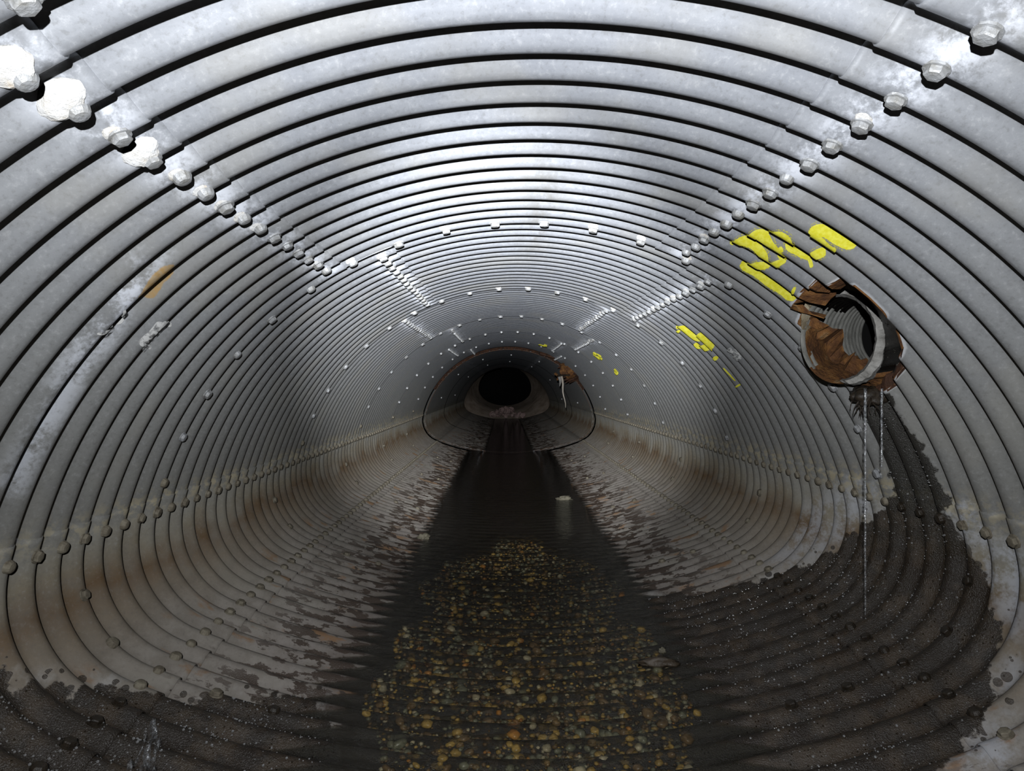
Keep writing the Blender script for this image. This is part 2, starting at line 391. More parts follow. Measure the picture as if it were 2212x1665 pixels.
def masks(s, y, seams):
    """wet, film, crust / rust, dirt, bare for each vertex"""
    n = len(s); sw = np.where(s > S3, s - GIRTH, s)
    P = np.stack([s, y], -1); Pw = np.stack([sw, y], -1)
    A = np.zeros((n, 4), np.float32); B = np.zeros((n, 4), np.float32); A[:, 3] = B[:, 3] = 1
    near = y < 6.5
    if near.any():
        q, qw = P[near], Pw[near]
        wet = np.maximum(sdist(qw, WET_R), sdist(qw, WET_L))
        A[near, 0] = np.clip(.5 + wet / .36, 0, 1)
        fl = np.zeros(len(q))
        for i_, f in enumerate(FILMS): fl = np.maximum(fl, np.clip(.55 + sdist(qw, f) / (.16 if i_ == 5 else .08), 0, 1) * (.55 if i_ == 5 else .9))
        A[near, 1] = fl
        B[near, 0] = np.clip(.80 + sdist(qw, HOLE) / .05, 0, 1)
        br = np.zeros(len(q))
        for f in BARE: br = np.maximum(br, np.clip(.55 + sdist(qw, f) / .06, 0, 1))
        B[near, 2] = br
    for c in seams:
        A[:, 1] = np.maximum(A[:, 1], .8 * np.exp(-((sw - c) / .06) ** 2))
    for c, w in ((SIDE_L + .05, .055), (SIDE_R - .06, .07)):
        A[:, 2] = np.maximum(A[:, 2], np.exp(-((sw - c) / w) ** 2) * np.clip((y - 1.8) / 1.5, 0, 1))
    lipm = (y > ycrest(100) - .012) & (y < ycrest(100) + .02)
    B[lipm, 0] = np.where(np.abs(sw[lipm]) < 2.3, 1.0, .75)
    B[:, 1] = np.exp(-((sw - .07) / .10) ** 2) * np.clip((y - 2.3) / .5, 0, 1) * np.clip((5.0 - y) / 1.0, 0, 1) * .5
    return A, B

def plate(parent, s0, s1, y0, y1, lift, ds, per, seams=(), hole=None, inset=0.0, name='plate'):
    """one corrugated steel plate: a sheet with a turned-out edge of real thickness"""
    ns = max(4, int(round((s1 - s0) / ds))); ny = max(6, int(round((y1 - y0) / PITCH * per)))
    s = np.linspace(s0, s1, ns + 1); y = np.linspace(y0, y1, ny + 1)
    SS, YY = np.meshgrid(s, y, indexing='ij'); SS = SS.copy(); YY = YY.copy()
    keep = np.ones((ns, ny), bool)
    if hole is not None:
        c = np.stack([(SS[:-1, :-1] + SS[1:, 1:]).ravel() / 2, (YY[:-1, :-1] + YY[1:, 1:]).ravel() / 2], -1)
        keep = (sdist(c, hole) < 0).reshape(ns, ny)
        gone = np.zeros((ns + 1, ny + 1), bool); left = np.zeros_like(gone)
        for a in (0, 1):
            for b in (0, 1):
                gone[a:ns + a, b:ny + b] |= ~keep; left[a:ns + a, b:ny + b] |= keep
        for i, j in zip(*np.nonzero(gone & left)):
            p = np.array([SS[i, j], YY[i, j]]); best = None
            for k in range(len(hole)):
                a, b = hole[k], hole[(k + 1) % len(hole)]; ab = b - a
                t = min(1, max(0, float((p - a) @ ab / (ab @ ab)))); q = a + t * ab; d = np.hypot(*(q - p))
                if best is None or d < best[0]: best = (d, q)
            SS[i, j], YY[i, j] = best[1]
    V = surf(SS.ravel(), YY.ravel(), lift + inset)
    idx = np.arange((ns + 1) * (ny + 1)).reshape(ns + 1, ny + 1)
    q = np.stack([idx[:-1, :-1], idx[:-1, 1:], idx[1:, 1:], idx[1:, :-1]], -1)[keep]
    ss, yy = SS.ravel(), YY.ravel()
    # turned-out rim all round
    rim = np.concatenate([idx[:, 0], idx[-1, 1:], idx[-2::-1, -1], idx[0, -2:0:-1]])
    rv = surf(ss[rim], yy[rim], lift + inset - .0065); base = len(V)
    nxt = np.roll(np.arange(len(rim)), -1)
    rq = np.stack([rim, rim[nxt], base + nxt, base + np.arange(len(rim))], -1)
    V = np.concatenate([V, rv]); ss = np.concatenate([ss, ss[rim]]); yy = np.concatenate([yy, yy[rim]])
    me = quad_mesh(name, V, np.concatenate([q, rq]))
    A, B = masks(ss, yy, seams)
    for nm, arr in (('ma', A), ('mb', B)):
        at = me.attributes.new(nm, 'FLOAT_COLOR', 'POINT'); at.data.foreach_set('color', arr.ravel())
    uvl = me.uv_layers.new(name='sy'); li = np.empty(len(me.loops), np.int32); me.loops.foreach_get('vertex_index', li)
    uvl.data.foreach_set('uv', np.stack([ss[li], yy[li]], -1).astype(np.float32).ravel())
    o = link(name, me, M['sheet'], parent, smooth=False)
    return o

# ------------------------------------------------------------------ the culvert's shell
ceiling = empty('ceiling', (0, 0, 0), 'ribbed grey steel crown of the culvert, brightly lit overhead', None, None, 'structure')
wall_left = empty('wall_left', (0, 0, 0), 'ribbed steel left side of the culvert with brown water stains low down', None, None, 'structure')
wall_right = empty('wall_right', (0, 0, 0), 'ribbed steel right side of the culvert with a torn hole and yellow paint', None, None, 'structure')
floor = empty('floor', (0, 0, 0), 'ribbed steel invert of the culvert, muddy and partly under water', None, None, 'structure')
ROOT = {'c': ceiling, 'l': wall_left, 'r': wall_right, 'f': floor}
LAP = .035
PLATES = []           # (side, s0, s1, y0, y1, object) so that bolts find their plate
NEAR_END = 100        # crest index where the newer pipe stops with a rusted lip
def ring_res(y):
    return (.030, 10) if y < 5.5 else (.055, 8) if y < 9 else (.08, 7) if y < 16 else (.13, 5)
def add(side, s0, s1, y0, y1, lift, seams=(), hole=None, res=None, inset=0.0):
    ds, per = res or ring_res((y0 + y1) / 2 if y0 > 3 else 2)
    o = plate(ROOT[side], s0, s1, y0, y1, lift, ds, per, seams, hole, inset)
    PLATES.append((side, s0, s1, y0, y1, o)); return o
ks = [-13] + list(range(7, NEAR_END - 6, 16)) + [NEAR_END]       # crown and side rings
for i in range(len(ks) - 1):
    y0, y1 = ycrest(ks[i]) - .006, ycrest(ks[i + 1]) + (LAP if ks[i + 1] != NEAR_END else 0)
    par = (i + 1) % 2; sL, sR = SEAMS[par]; up = .008 - .004 * i
    add('c', sL - .06, sR + .06, y0, y1, up, (sL, sR))
    add('l', SIDE_L - .06, sL + .075, y0, y1, up + .005, (sL,))
    hit = HOLE if y0 < 3.0 < y1 else None
    add('r', sR - .13, SIDE_R + .06, y0, y1, up + .005, (sR,), hit, (.016, 12) if hit is not None else None)
kc = [-13] + list(range(3, NEAR_END - 6, 16)) + [NEAR_END]       # haunch and invert rings break elsewhere
for i in range(len(kc) - 1):
    y0, y1 = ycrest(kc[i]) - .006, ycrest(kc[i + 1]) + (LAP if kc[i + 1] != NEAR_END else 0); up = .008 - .004 * i
    add('l', FLOOR_L - .08, SIDE_L + .07, y0, y1, up + .010)
    add('r', SIDE_R - .085, FLOOR_R + .08, y0, y1, up + .010)
    add('f', FLOOR_R - .06, GIRTH + FLOOR_L + .06, y0, y1, up)
# older, slightly tighter pipe behind the rusted lip
for a, b in ((NEAR_END, 132), (132, 164), (164, 197)):
    y0, y1 = ycrest(a), ycrest(b)
    add('c', -1.0, 0.8, y0, y1, 0, (-.99, .796), inset=.045)
    add('l', SIDE_L, -1.0, y0, y1, 0, inset=.047); add('r', 0.8, SIDE_R, y0, y1, 0, inset=.047)
    add('l', FLOOR_L, SIDE_L, y0, y1, 0, inset=.049); add('r', SIDE_R, FLOOR_R, y0, y1, 0, inset=.049)
    add('f', FLOOR_R, GIRTH + FLOOR_L, y0, y1, 0, inset=.045)

def plate_of(side, s, y):
    for sd, s0, s1, y0, y1, o in PLATES:
        if sd == side and s0 - .02 <= s <= s1 + .02 and y0 - .001 <= y <= y1 - LAP * .9: return o
    for sd, s0, s1, y0, y1, o in PLATES:
        if sd == side and s0 - .1 <= s <= s1 + .1 and y0 - .1 <= y <= y1 + .1: return o
    return ROOT[side]

# ------------------------------------------------------------------ bolts
def bolt_mesh(name, r, h, hexa=True, seed=0):
    bm = bmesh.new(); rnd = random.Random(seed); seg = 6 if hexa else 12
    prof = [(1.32, 0.0), (1.30, .10), (1.0, .14), (1.0, .72), (.86, .93), (.45, 1.0)] if hexa else [(1.2, 0), (1.12, .3), (1.02, .62), (.80, .90), (.40, 1.0)]
    rings = []
    for j, (pr, pz) in enumerate(prof):
        sg = 12; ring = []
        for k in range(sg):
            a = 2 * PI * k / sg
            rr = r * pr
            if hexa and j >= 2: rr *= (.93 if k % 2 else 1.06)
            rr *= 1 + rnd.uniform(-.03, .03)
            ring.append(bm.verts.new((rr * math.cos(a), rr * math.sin(a), h * pz - .004 if j == 0 else h * pz)))
        rings.append(ring)
    for a, b in zip(rings, rings[1:]):
        for k in range(12): bm.faces.new((a[k], a[(k + 1) % 12], b[(k + 1) % 12], b[k]))
    bm.faces.new(rings[-1]); return from_bm(name, bm)
BM = {}
for nm, mt in (('bolt', 'bolt'), ('bolt_dull', 'bolt_dull'), ('bolt_wet', 'bolt_wet')):
    BM[nm] = [bolt_mesh(nm, .0205, .017, i < 2, i) for i in range(3)]
    for m_ in BM[nm]: m_.materials.append(M[mt])
CR = [lump_mesh('mineral_crust', (.050, .036, .013), 3, .16, 1.5, i, -.006) for i in range(3)]
for m_ in CR: m_.materials.append(M['crust'])

def frame(s, y, lift):
    n = Vector(inward(s)); yv = Vector((0, 1, 0)); t = yv.cross(n)
    m = Matrix((( t.x, yv.x, n.x), (t.y, yv.y, n.y), (t.z, yv.z, n.z))).to_4x4()
    m.translation = Vector(surf(np.float64(s), np.float64(y), lift)); return m
def frame_true(s, y, lift):
    e = .003; f = lambda a, b: Vector(surf(np.float64(a), np.float64(b), lift))
    ts, ty = f(s + e, y) - f(s - e, y), f(s, y + e) - f(s, y - e)
    n = ts.cross(ty).normalized()
    if n.dot(Vector(inward(s))) < 0: n = -n
    ty.normalize(); tx = ty.cross(n)
    m = Matrix(((tx.x, ty.x, n.x), (tx.y, ty.y, n.y), (tx.z, ty.z, n.z))).to_4x4(); m.translation = f(s, y); return m
FAR = {'c': [], 'l': [], 'r': [], 'f': []}
IND_END = 9.0
INHOLE = lambda s, y: float(sdist(np.array([[s, y]]), HOLE)[0]) > -.015
def bolt(side, s, y, lift, kind=None, crust=0.0):
    if INHOLE(s, y): return
    sw = s - GIRTH if s > S3 else s
    if y > IND_END: FAR[side].append((s, y, lift)); return
    wet = max(float(sdist(np.array([[sw, y]]), WET_R)[0]), float(sdist(np.array([[sw, y]]), WET_L)[0])) > 0
    kind = kind or ('bolt_wet' if wet else 'bolt_dull' if abs(sw) > 2.3 else 'bolt')
    p = plate_of(side, s, y)
    o = bpy.data.objects.new('bolt', random.choice(BM[kind])); COL.objects.link(o); o.parent = p
    m = frame(s, y, lift) @ Matrix.Rotation(random.uniform(0, PI), 4, 'Z') @ Matrix.Scale(random.uniform(.93, 1.1), 4)
    o.matrix_local = m
    if crust > 0:
        c = bpy.data.objects.new('mineral_crust', random.choice(CR)); COL.objects.link(c); c.parent = p
        mc = frame_true(s - .006, y - .026 * crust - .004, lift)
        c.matrix_local = mc @ Matrix.Rotation(random.uniform(-.4, .4), 4, 'Z') @ Matrix.Scale(crust, 4)

big = {12: 1.0, 13: 1.0, 11: .9, 15: .95, 21: .8, 10: .8}
for i in range(len(ks) - 1):
    par = (i + 1) % 2; sL, sR = SEAMS[par]
    for k in range(ks[i] + 1, ks[i + 1]):
        if k < 4: continue
        y = ycrest(k); up = .008 - .004 * i + .005
        zL = y
        cl = 0
        if i == 1:
            x_near = k
            cl = {8: .9, 9: 1.0, 11: .9}.get(k - 0, 0) or (.45 if random.random() < .35 else 0)
        else: cl = .5 if random.random() < .55 else 0
        bolt('l', sL + random.uniform(-.004, .004), y, up, crust=cl)
        bolt('r', sR + random.uniform(-.004, .004), y, up, crust=.45 if random.random() < .3 else 0)
    if i + 1 < len(ks) - 1:                                     # girth joint: a bolt every 24 cm
        y = ycrest(ks[i + 1])
        for j in range(-16, 17):
            s = .10 + j * .2438
            if SIDE_L + .1 < s < SIDE_R - .1:
                side = 'l' if s < sL else 'r' if s > sR else 'c'
                bolt(side, s, y - .008,   .008 - .004 * i + (.005 if side != 'c' else 0), crust=.5 if abs(s) < .9 and random.random() < .6 else 0)
for k in range(4, NEAR_END):
    y = ycrest(k)
    up = .018 - .004 * max(0, (k - 3) // 16 + 1)
    bolt('l', SIDE_L, y, up); bolt('r', SIDE_R, y, up)
    bolt('l', FLOOR_L + .01, y, up); bolt('r', FLOOR_R - .01, y, up)
for i in range(1, len(kc) - 1):
    y = ycrest(kc[i])
    for j in range(1, 3):
        bolt('l', SIDE_L - j * .235, y - .008, .018 - .004 * (i - 1)); bolt('r', SIDE_R + j * .235, y - .008, .018 - .004 * (i - 1))
    for j in range(1, 3):
        bolt('f', FLOOR_R + j * .2438, y - .008, .008 - .004 * (i - 1)); bolt('f', GIRTH + FLOOR_L - j * .2438, y - .008, .008 - .004 * (i - 1))
for yk in (116, 148):
    for j in range(-9, 10):
        if j % 3: continue
        s = .07 + j * .2438; FAR['c' if -1 < s < .8 else 'l' if s < 0 else 'r'].append((s, ycrest(yk), .047))
fv = np.array([v.co for v in BM['bolt'][0].vertices]); ff = [tuple(p.vertices) for p in BM['bolt'][0].polygons]
fv8 = []; ff8 = []
for k in range(6):
    a = 2 * PI * k / 6; fv8 += [(.026 * math.cos(a), .026 * math.sin(a), -.004), (.022 * math.cos(a), .022 * math.sin(a), .026)]
for k in range(6):
    k2 = (k + 1) % 6; ff8.append((2 * k, 2 * k2, 2 * k2 + 1, 2 * k + 1))
ff8.append(tuple(2 * k + 1 for k in range(6)))
for side, lst in FAR.items():
    V, Fc = [], []
    for s, y, lift in lst:
        m = frame(s, y, lift); b = len(V)
        V += [m @ (Vector(v) * .9) for v in fv8]; Fc += [tuple(i + b for i in f) for f in ff8]
    if V:
        o = link('far_bolts', mesh('far_bolts', V, Fc), M['bolt'], ROOT[side], False); o.data.materials.append(M['bolt_dull'])
        for p, (s, y, lift) in zip(o.data.polygons, [b for b in lst for _ in ff8]): p.material_index = 1 if abs(s) > 2.3 else 0
        o['kind'] = 'stuff'

# ------------------------------------------------------------------ torn hole and the pipe behind it
def loop3(pix, ydep):
    """points on the given lines of sight, at the given distances along the tunnel"""
    out = []
    for (px, py), yd in zip(pix, ydep):
        out.append(Vector((CAM[0] + (px - VPX) / F_PX * yd, yd, ZC0 - (py - VPY) / F_PX * yd)))
    return out
def resample(pts, n):
    pts = [np.array(p, float) for p in pts]; P = np.array(pts + [pts[0]])
    d = np.r_[0, np.cumsum(np.linalg.norm(np.diff(P, axis=0), axis=1))]; t = np.linspace(0, d[-1], n + 1)[:-1]
    return np.stack([np.interp(t, d, P[:, k]) for k in range(P.shape[1])], -1)
NH = 72
mouth_sy = resample(HOLE, NH)
mouth = np.array([surf(np.float64(a), np.float64(b), .009) for a, b in mouth_sy])
mouth_out = np.array([surf(np.float64(a), np.float64(b), -.03) for a, b in mouth_sy])
cen = mouth.mean(0)
view = (cen - CAM); view /= np.linalg.norm(view)
nrm = -inward(float(mouth_sy[:, 0].mean()))
axis = view * .65 + np.array([.50, .36, 0.04]); axis /= np.linalg.norm(axis)
side_pipe = empty('side_pipe', tuple(cen + axis * .2 + np.array([0, 0, -.25])), 'broken grey side pipe behind the rusty torn hole in the right wall', 'pipe')
SPI = Matrix.Translation(side_pipe.location).inverted()
def child(name, V, Fc, mat, parent, smooth=True):
    """mesh given in world coordinates, parented to a thing"""
    inv = Matrix.Translation(parent.location).inverted()
    return link(name, mesh(name, [inv @ Vector(v) for v in V], Fc), mat, parent, smooth)
# frame across the axis
ux = np.cross(axis, [0, 0, 1]); ux /= np.linalg.norm(ux); uz = np.cross(ux, axis)          # ux: towards the camera side (right in view)
def ring_pts(dist, rx, rz, ox=0.0, oz=0.0, n=NH):
    a = np.linspace(0, 2 * PI, n, endpoint=False)
    return cen + axis * dist + np.outer(np.cos(a) * rx + ox, ux) + np.outer(np.sin(a) * rz + oz, uz)
def loft(rings):
    n = len(rings[0]); V = np.concatenate(rings); Fc = []
    for i in range(len(rings) - 1):
        for k in range(n):
            k2 = (k + 1) % n; Fc.append((i * n + k, i * n + k2, (i + 1) * n + k2, (i + 1) * n + k))
    return V, Fc
# corrugated liner, ribs of its own
rings = []
for i in range(60):
    d = .10 + i * .016; r = .182 + .006 * math.cos(i * 2 * PI / 4) - .02 * min(1, i / 40)
    rings.append(ring_pts(d, r * .86, r * 1.08, -.062 + .02 * i / 60, 0))
V, Fc = loft(rings); lin = child('corrugated_liner', V, Fc, M['liner'], side_pipe)
lin.data.materials.append(M['rust']); lin.data.materials.append(M['tar'])
for p in lin.data.polygons:
    k = (p.vertices[0] % NH) / NH * 2 * PI; i = p.vertices[0] // NH
    w = .16 * mnoise.noise(Vector((k * 7, i * .35, 0))) + .12 * mnoise.noise(Vector((k * 2, i * .08, 4)))
    a = (k + w) % (2 * PI)
    if 3.75 < a < 4.9 and i < 46: p.material_index = 1
    elif a < 1.75 or a > 4.75: p.material_index = 2
    elif a < 2.3 and i > 6 and i < 30: p.material_index = 2
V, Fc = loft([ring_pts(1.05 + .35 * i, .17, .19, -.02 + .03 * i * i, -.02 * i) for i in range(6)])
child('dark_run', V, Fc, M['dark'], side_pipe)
# broken mortar collar: a crescent on the near side of the bore
def arc_band(d0, d1, r0, r1, a0, a1, thick, jag, n=30, seed=0, oz=-.01):
    rnd = random.Random(seed); V = []; Fc = []
    for j in range(n + 1):
        a = a0 + (a1 - a0) * j / n; tap = max(.12, math.sin(PI * (j / n * .94 + .03)) ** .6)
        for (d, r) in ((d0 - jag * rnd.random() * .6, r0), (d1 + jag * (rnd.random() - .5) , r0 - (r0 - r1) * tap), (d1 + thick, r0 - (r0 - r1) * tap + thick * .4), (d0 + thick, r0 + thick)):
            V.append(cen + axis * d + ux * (math.cos(a) * r * .86) + uz * (math.sin(a) * r * 1.05 + oz))
        if j:
            b = 4 * (j - 1)
            for q in range(4): Fc.append((b + q, b + (q + 1) % 4, b + 4 + (q + 1) % 4, b + 4 + q))
    return V, Fc
def annulus(r0, r1, a0, a1, d0, d1, n, seed, ox=-.062, oz=0.0, name='mortar_collar', mat='concrete'):
    rnd = random.Random(seed); V = []; Fc = []
    for j in range(n + 1):
        a = a0 + (a1 - a0) * j / n; tap = max(.10, math.sin(PI * (j / n * .96 + .02)) ** .7); rr = r0 + (r1 - r0) * tap * rnd.uniform(.85, 1.1)
        for r, d in ((r0 - .004 * rnd.random(), d1), ((r0 * .7 + rr * .3), d0 - .012 * rnd.random()), (rr, d0 + .01 * rnd.random()), (rr + .01, d1 + .02)):
            V.append(cen + axis * d + ux * (math.cos(a) * r * .86 + ox) + uz * (math.sin(a) * r * 1.08 + oz))
        if j:
            b = 4 * (j - 1)
            for q in range(4): Fc.append((b + q, b + (q + 1) % 4, b + 4 + (q + 1) % 4, b + 4 + q))
    return child(name, V, Fc, M[mat], side_pipe, False)
annulus(.172, .235, -1.5, 1.85, .085, .125, 46, 3)
annulus(.178, .225, 1.5, 2.9, .10, .13, 24, 5, name='clay_packing', mat='tan')
# soil behind the sheet, closing the gap between hole and pipe
V, Fc = loft([mouth_out, mouth_out + nrm * .05 + (cen + axis * .12 - mouth_out) * .18, ring_pts(.16, .235 * .86, .235 * 1.05, 0, -.01)[np.argsort(np.arange(NH))]])
# match the ring's start angle to the mouth's
def aligned(ring, ref):
    best = None
    for flip in (1, -1):
        r2 = ring[::flip]
        for o in range(0, NH):
            d = np.sum((np.roll(r2, o, 0) - ref) ** 2)
            if best is None or d < best[0]: best = (d, np.roll(r2, o, 0))
    return best[1]
end = aligned(ring_pts(.13, .192 * .86, .192 * 1.08, -.062, 0), mouth_out)
V, Fc = loft([mouth_out, mouth_out * .6 + end * .4 + nrm * .04, end]); soil = child('soil_backing', V, Fc, M['tan'], side_pipe)
soil.data.materials.append(M['tar']); soil.data.materials.append(M['rust'])
for p in soil.data.polygons:
    c_ = np.array(p.center) + np.array(side_pipe.location) - cen; cx_, cz_ = c_ @ ux, c_ @ uz
    a_ = math.atan2(cz_, cx_) + .2 * mnoise.noise(Vector(c_ * 14))
    p.material_index = 1 if -1.0 < a_ < 1.05 else 2 if (a_ < -1.0 or a_ > 2.95) else 0
# rusty flaps of torn sheet, parts of the wall
def flap(i0, i1, w0, w1, curl, seed, mat='rust'):
    rnd = random.Random(seed); idx = [i % NH for i in range(i0, i1 + 1)]; n = len(idx); V = []; Fc = []
    for j, i in enumerate(idx):
        t = j / (n - 1); p = mouth[i]; inn = cen - p; inn -= nrm * (inn @ nrm); inn /= np.linalg.norm(inn)
        w = w0 + (w1 - w0) * t; w *= (.55 + .75 * abs(mnoise.noise(Vector((seed * 2.3, j * .45, 0)))) + .35 * rnd.random()); w *= min(1, .35 + 3 * min(t, 1 - t))
        pt = [p - inn * .012 - nrm * .004, p + inn * w * .45 + nrm * curl * .35, p + inn * w + nrm * curl * (1 + .4 * rnd.random())]
        V += pt + [q + nrm * .006 for q in pt]
        if j:
            b = 6 * (j - 1); c = 6 * j
            for a_, b_ in ((0, 1), (1, 2), (2, 5), (5, 4), (4, 3), (3, 0)): Fc.append((b + a_, b + b_, c + b_, c + a_))
    Fc.append((0, 1, 2, 5, 4, 3)); e = 6 * (n - 1); Fc.append((e + 3, e + 4, e + 5, e + 2, e + 1, e))
    return link('rusted_flap', mesh('rusted_flap', V, Fc), M[mat], wall_right, False)
def near_pix(px, py):
    d = [np.hypot(VPX + F_PX * (p[0] - CAM[0]) / p[1] - px, VPY - F_PX * (p[2] - ZC0) / p[1] - py) for p in mouth]
    return int(np.argmin(d))
i_tl, i_t, i_tr, i_r, i_b, i_bl, i_l, i_ll = [near_pix(*q) for q in ((1718, 655), (1775, 603), (1850, 612), (1955, 760), (1890, 850), (1800, 806), (1760, 730), (1728, 696))]
def span(a, b):
    return (a, b if b >= a else b + NH)
sgn = 1 if ((i_t - i_tl) % NH) < NH / 2 else -1
def fl(a, b, *r):
    a, b = (a, b) if sgn > 0 else (b, a)
    flap(*span(a, b), *r)
fl(i_tl, i_t, .10, .13, .06, 1); fl(i_t, i_tr, .10, .06, .05, 2); fl(i_tr, i_r, .012, .016, .01, 3)
fl(i_r, i_b, .03, .05, .03, 4, 'rust_dark'); fl(i_b, i_bl, .08, .20, .06, 5); fl(i_bl, i_l, .17, .09, .07, 6); fl(i_l, i_ll, .08, .10, .04, 7); fl(i_ll, i_tl, .15, .09, .02, 8)

# roots and muck at the hole's lower lip
pb = mouth[i_b]
roots = empty('root_clump', tuple(pb + np.array([-.02, 0, -.08])), 'black clump of roots and muck at the bottom of the torn hole', 'roots')
link('muck', lump_mesh('muck', (.075, .05, .045), 3, .5, 2.2, 4), M['roots'], roots).location = (.03, -.01, .075)
link('muck', lump_mesh('muck', (.05, .06, .04), 3, .5, 2.2, 9), M['roots'], roots).location = (.02, .06, .085)
for i in range(22):
    rnd = random.Random(i); a = Vector((rnd.uniform(-.02, .06), rnd.uniform(-.07, .08), rnd.uniform(.05, .10)))
    pts = [a]; d = Vector((rnd.uniform(-.6, .1), rnd.uniform(-.6, .6), rnd.uniform(-1, .25)))
    for j in range(5): d += Vector((rnd.uniform(-.3, .3), rnd.uniform(-.4, .4), -.28)); pts.append(pts[-1] + d.normalized() * rnd.uniform(.012, .026))
    link('root', tube_mesh('root', pts, [.0045 - .0007 * j for j in range(6)], 5), M['roots'], roots)

def trickle(px, py0, py1, yd, label, r0, seed):
    rnd = random.Random(seed); n = 46; pts = []; rad = []
    for i in range(n):
        t = i / (n - 1); py = py0 + (py1 - py0) * t
        p = loop3([(px + 1.4 * mnoise.noise(Vector((i * .3, seed, 0))), py)], [yd])[0]; pts.append(p)
        rad.append(r0 * (1.1 - .45 * t) * (1 + .35 * mnoise.noise(Vector((i * .9, seed * 2, 5)))))
    me = tube_mesh('water_trickle', [p - pts[-1] for p in pts], rad, 8)
    o = link('water_trickle', me, M['trickle']); o.location = pts[-1]
    return tag(o, label, 'water', 'trickles from the side pipe')
trickle(1873, 838, 1330, 3.06, 'thin thread of water falling from the torn hole, nearer the paint side', .0058, 1)
trickle(1909, 838, 1010, 2.98, 'thin thread of water falling down the black wet streak', .0054, 2)

# ------------------------------------------------------------------ spray paint on the right wall
def stroke(pix, width, parent, mat='paint', lift=.0018, name='paint_mark', taper=True, dense=7):
    P = []
    for (a, b) in zip(pix, pix[1:]):
        n = max(2, int(np.hypot(b[0] - a[0], b[1] - a[1]) / 3))
        P += [(a[0] + (b[0] - a[0]) * i / n, a[1] + (b[1] - a[1]) * i / n) for i in range(n)]
    P.append(pix[-1]); Q = sights(P)
    # smooth jumps over the hidden backs of the ribs into fine steps
    R = [Q[0]]
    for q in Q[1:]:
        d = q - R[-1]; n = max(1, int(np.hypot(*d) / .007)); R += [R[-1] + d * (i + 1) / n for i in range(n)]
    R = np.array(R)
    k = np.ones(9) / 9; pad = np.concatenate([np.repeat(R[:1], 4, 0), R, np.repeat(R[-1:], 4, 0)])
    R = np.stack([np.convolve(pad[:, i], k, 'valid') for i in (0, 1)], -1)
    T = np.gradient(R, axis=0); T /= np.linalg.norm(T, axis=1)[:, None] + 1e-9; N = np.stack([-T[:, 1], T[:, 0]], -1)
    m = dense; V = []; n = len(R); Fc = []
    L = lift + .0130
    for i in range(n):
        t = i / max(1, n - 1); w = .62 * width * (.5 + .06 * math.sin(i * .31)) * (min(1, .35 + 6 * min(t, 1 - t)) if taper else 1)
        for j in range(m):
            u = (j / (m - 1) * 2 - 1) * w; s_, y_ = R[i] + N[i] * u
            V.append(surf(np.float64(s_), np.float64(y_), L))
    for i in range(n - 1):
        for j in range(m - 1): Fc.append((i * m + j, i * m + j + 1, (i + 1) * m + j + 1, (i + 1) * m + j))
    return link(name, mesh(name, V, Fc), M[mat], parent)
def c7(*pts): return [(1440 + .2522 * x, 440 + .2522 * y) for x, y in pts]
MARK = [(c7((575, 325), (640, 290), (720, 285), (790, 320), (845, 395), (885, 490)), .058), (c7((725, 262), (790, 228), (840, 228), (890, 300), (960, 370), (1020, 420), (1085, 465)), .060),
        (c7((890, 218), (960, 215), (1040, 265), (1130, 345), (1230, 410), (1300, 452)), .055), (c7((655, 482), (760, 500), (880, 508), (980, 480), (1080, 460)), .050),
        (c7((655, 482), (740, 525), (860, 610), (980, 690), (1080, 755), (1150, 815)), .055), (c7((960, 375), (1050, 345)), .035), (c7((1090, 715), (1150, 725)), .05),
        (c7((1245, 222), (1310, 195), (1400, 195), (1500, 240), (1600, 300), (1690, 350)), .060), (c7((1250, 225), (1330, 275), (1410, 335), (1490, 385)), .058),
        (c7((1265, 420), (1350, 395), (1430, 370)), .055), (c7((1255, 425), (1292, 480), (1284, 528)), .016)]
for pts, w in MARK:
    stroke(pts, w, wall_right)
    if w > .03: stroke(pts, w * 1.45, wall_right, 'mist', .0010, 'overspray')
MARK2 = [(c7((92, 1058), (150, 1042), (215, 1100), (280, 1145), (340, 1175)), .075), (c7((270, 1098), (330, 1140), (390, 1195), (425, 1240)), .085), (c7((250, 1175), (285, 1215), (350, 1222), (425, 1232)), .075),
         (c7((92, 1062), (130, 1100)), .06), (c7((412, 1292), (440, 1310), (468, 1335)), .05), (c7((500, 1385), (560, 1450), (625, 1525)), .014), (c7((622, 1540), (645, 1545), (652, 1570)), .06)]
for pts, w in MARK2: stroke(pts, w, wall_right)
for pts, w in (([(1282, 757), (1292, 764)], .06), ([(1284, 764), (1294, 770), (1304, 774)], .07), ([(1329, 796), (1339, 808)], .08), ([(1290, 760), (1303, 769)], .05), ([(1162, 741), (1183, 746)], .07)):
    stroke(pts, w, wall_right, dense=4, lift=.012)
# old orange primer bead, chalky smears on the left wall
for pts, w in (([(300, 745), (318, 724), (338, 700), (352, 690)], .030), ([(345, 686), (356, 694), (362, 706)], .02), ([(303, 740), (312, 750), (322, 752)], .022)):
    stroke(pts, w * 1.7, wall_left, 'chalk', name='chalk_smear', lift=.003)
stroke([(200, 716), (222, 712), (246, 698), (262, 678), (264, 655)], .022, wall_left, 'chalk', name='weld_bead', lift=.004)
stroke([(1575, 748), (1590, 760), (1606, 778)], .075, wall_right, 'chalk', name='chalk_smear')

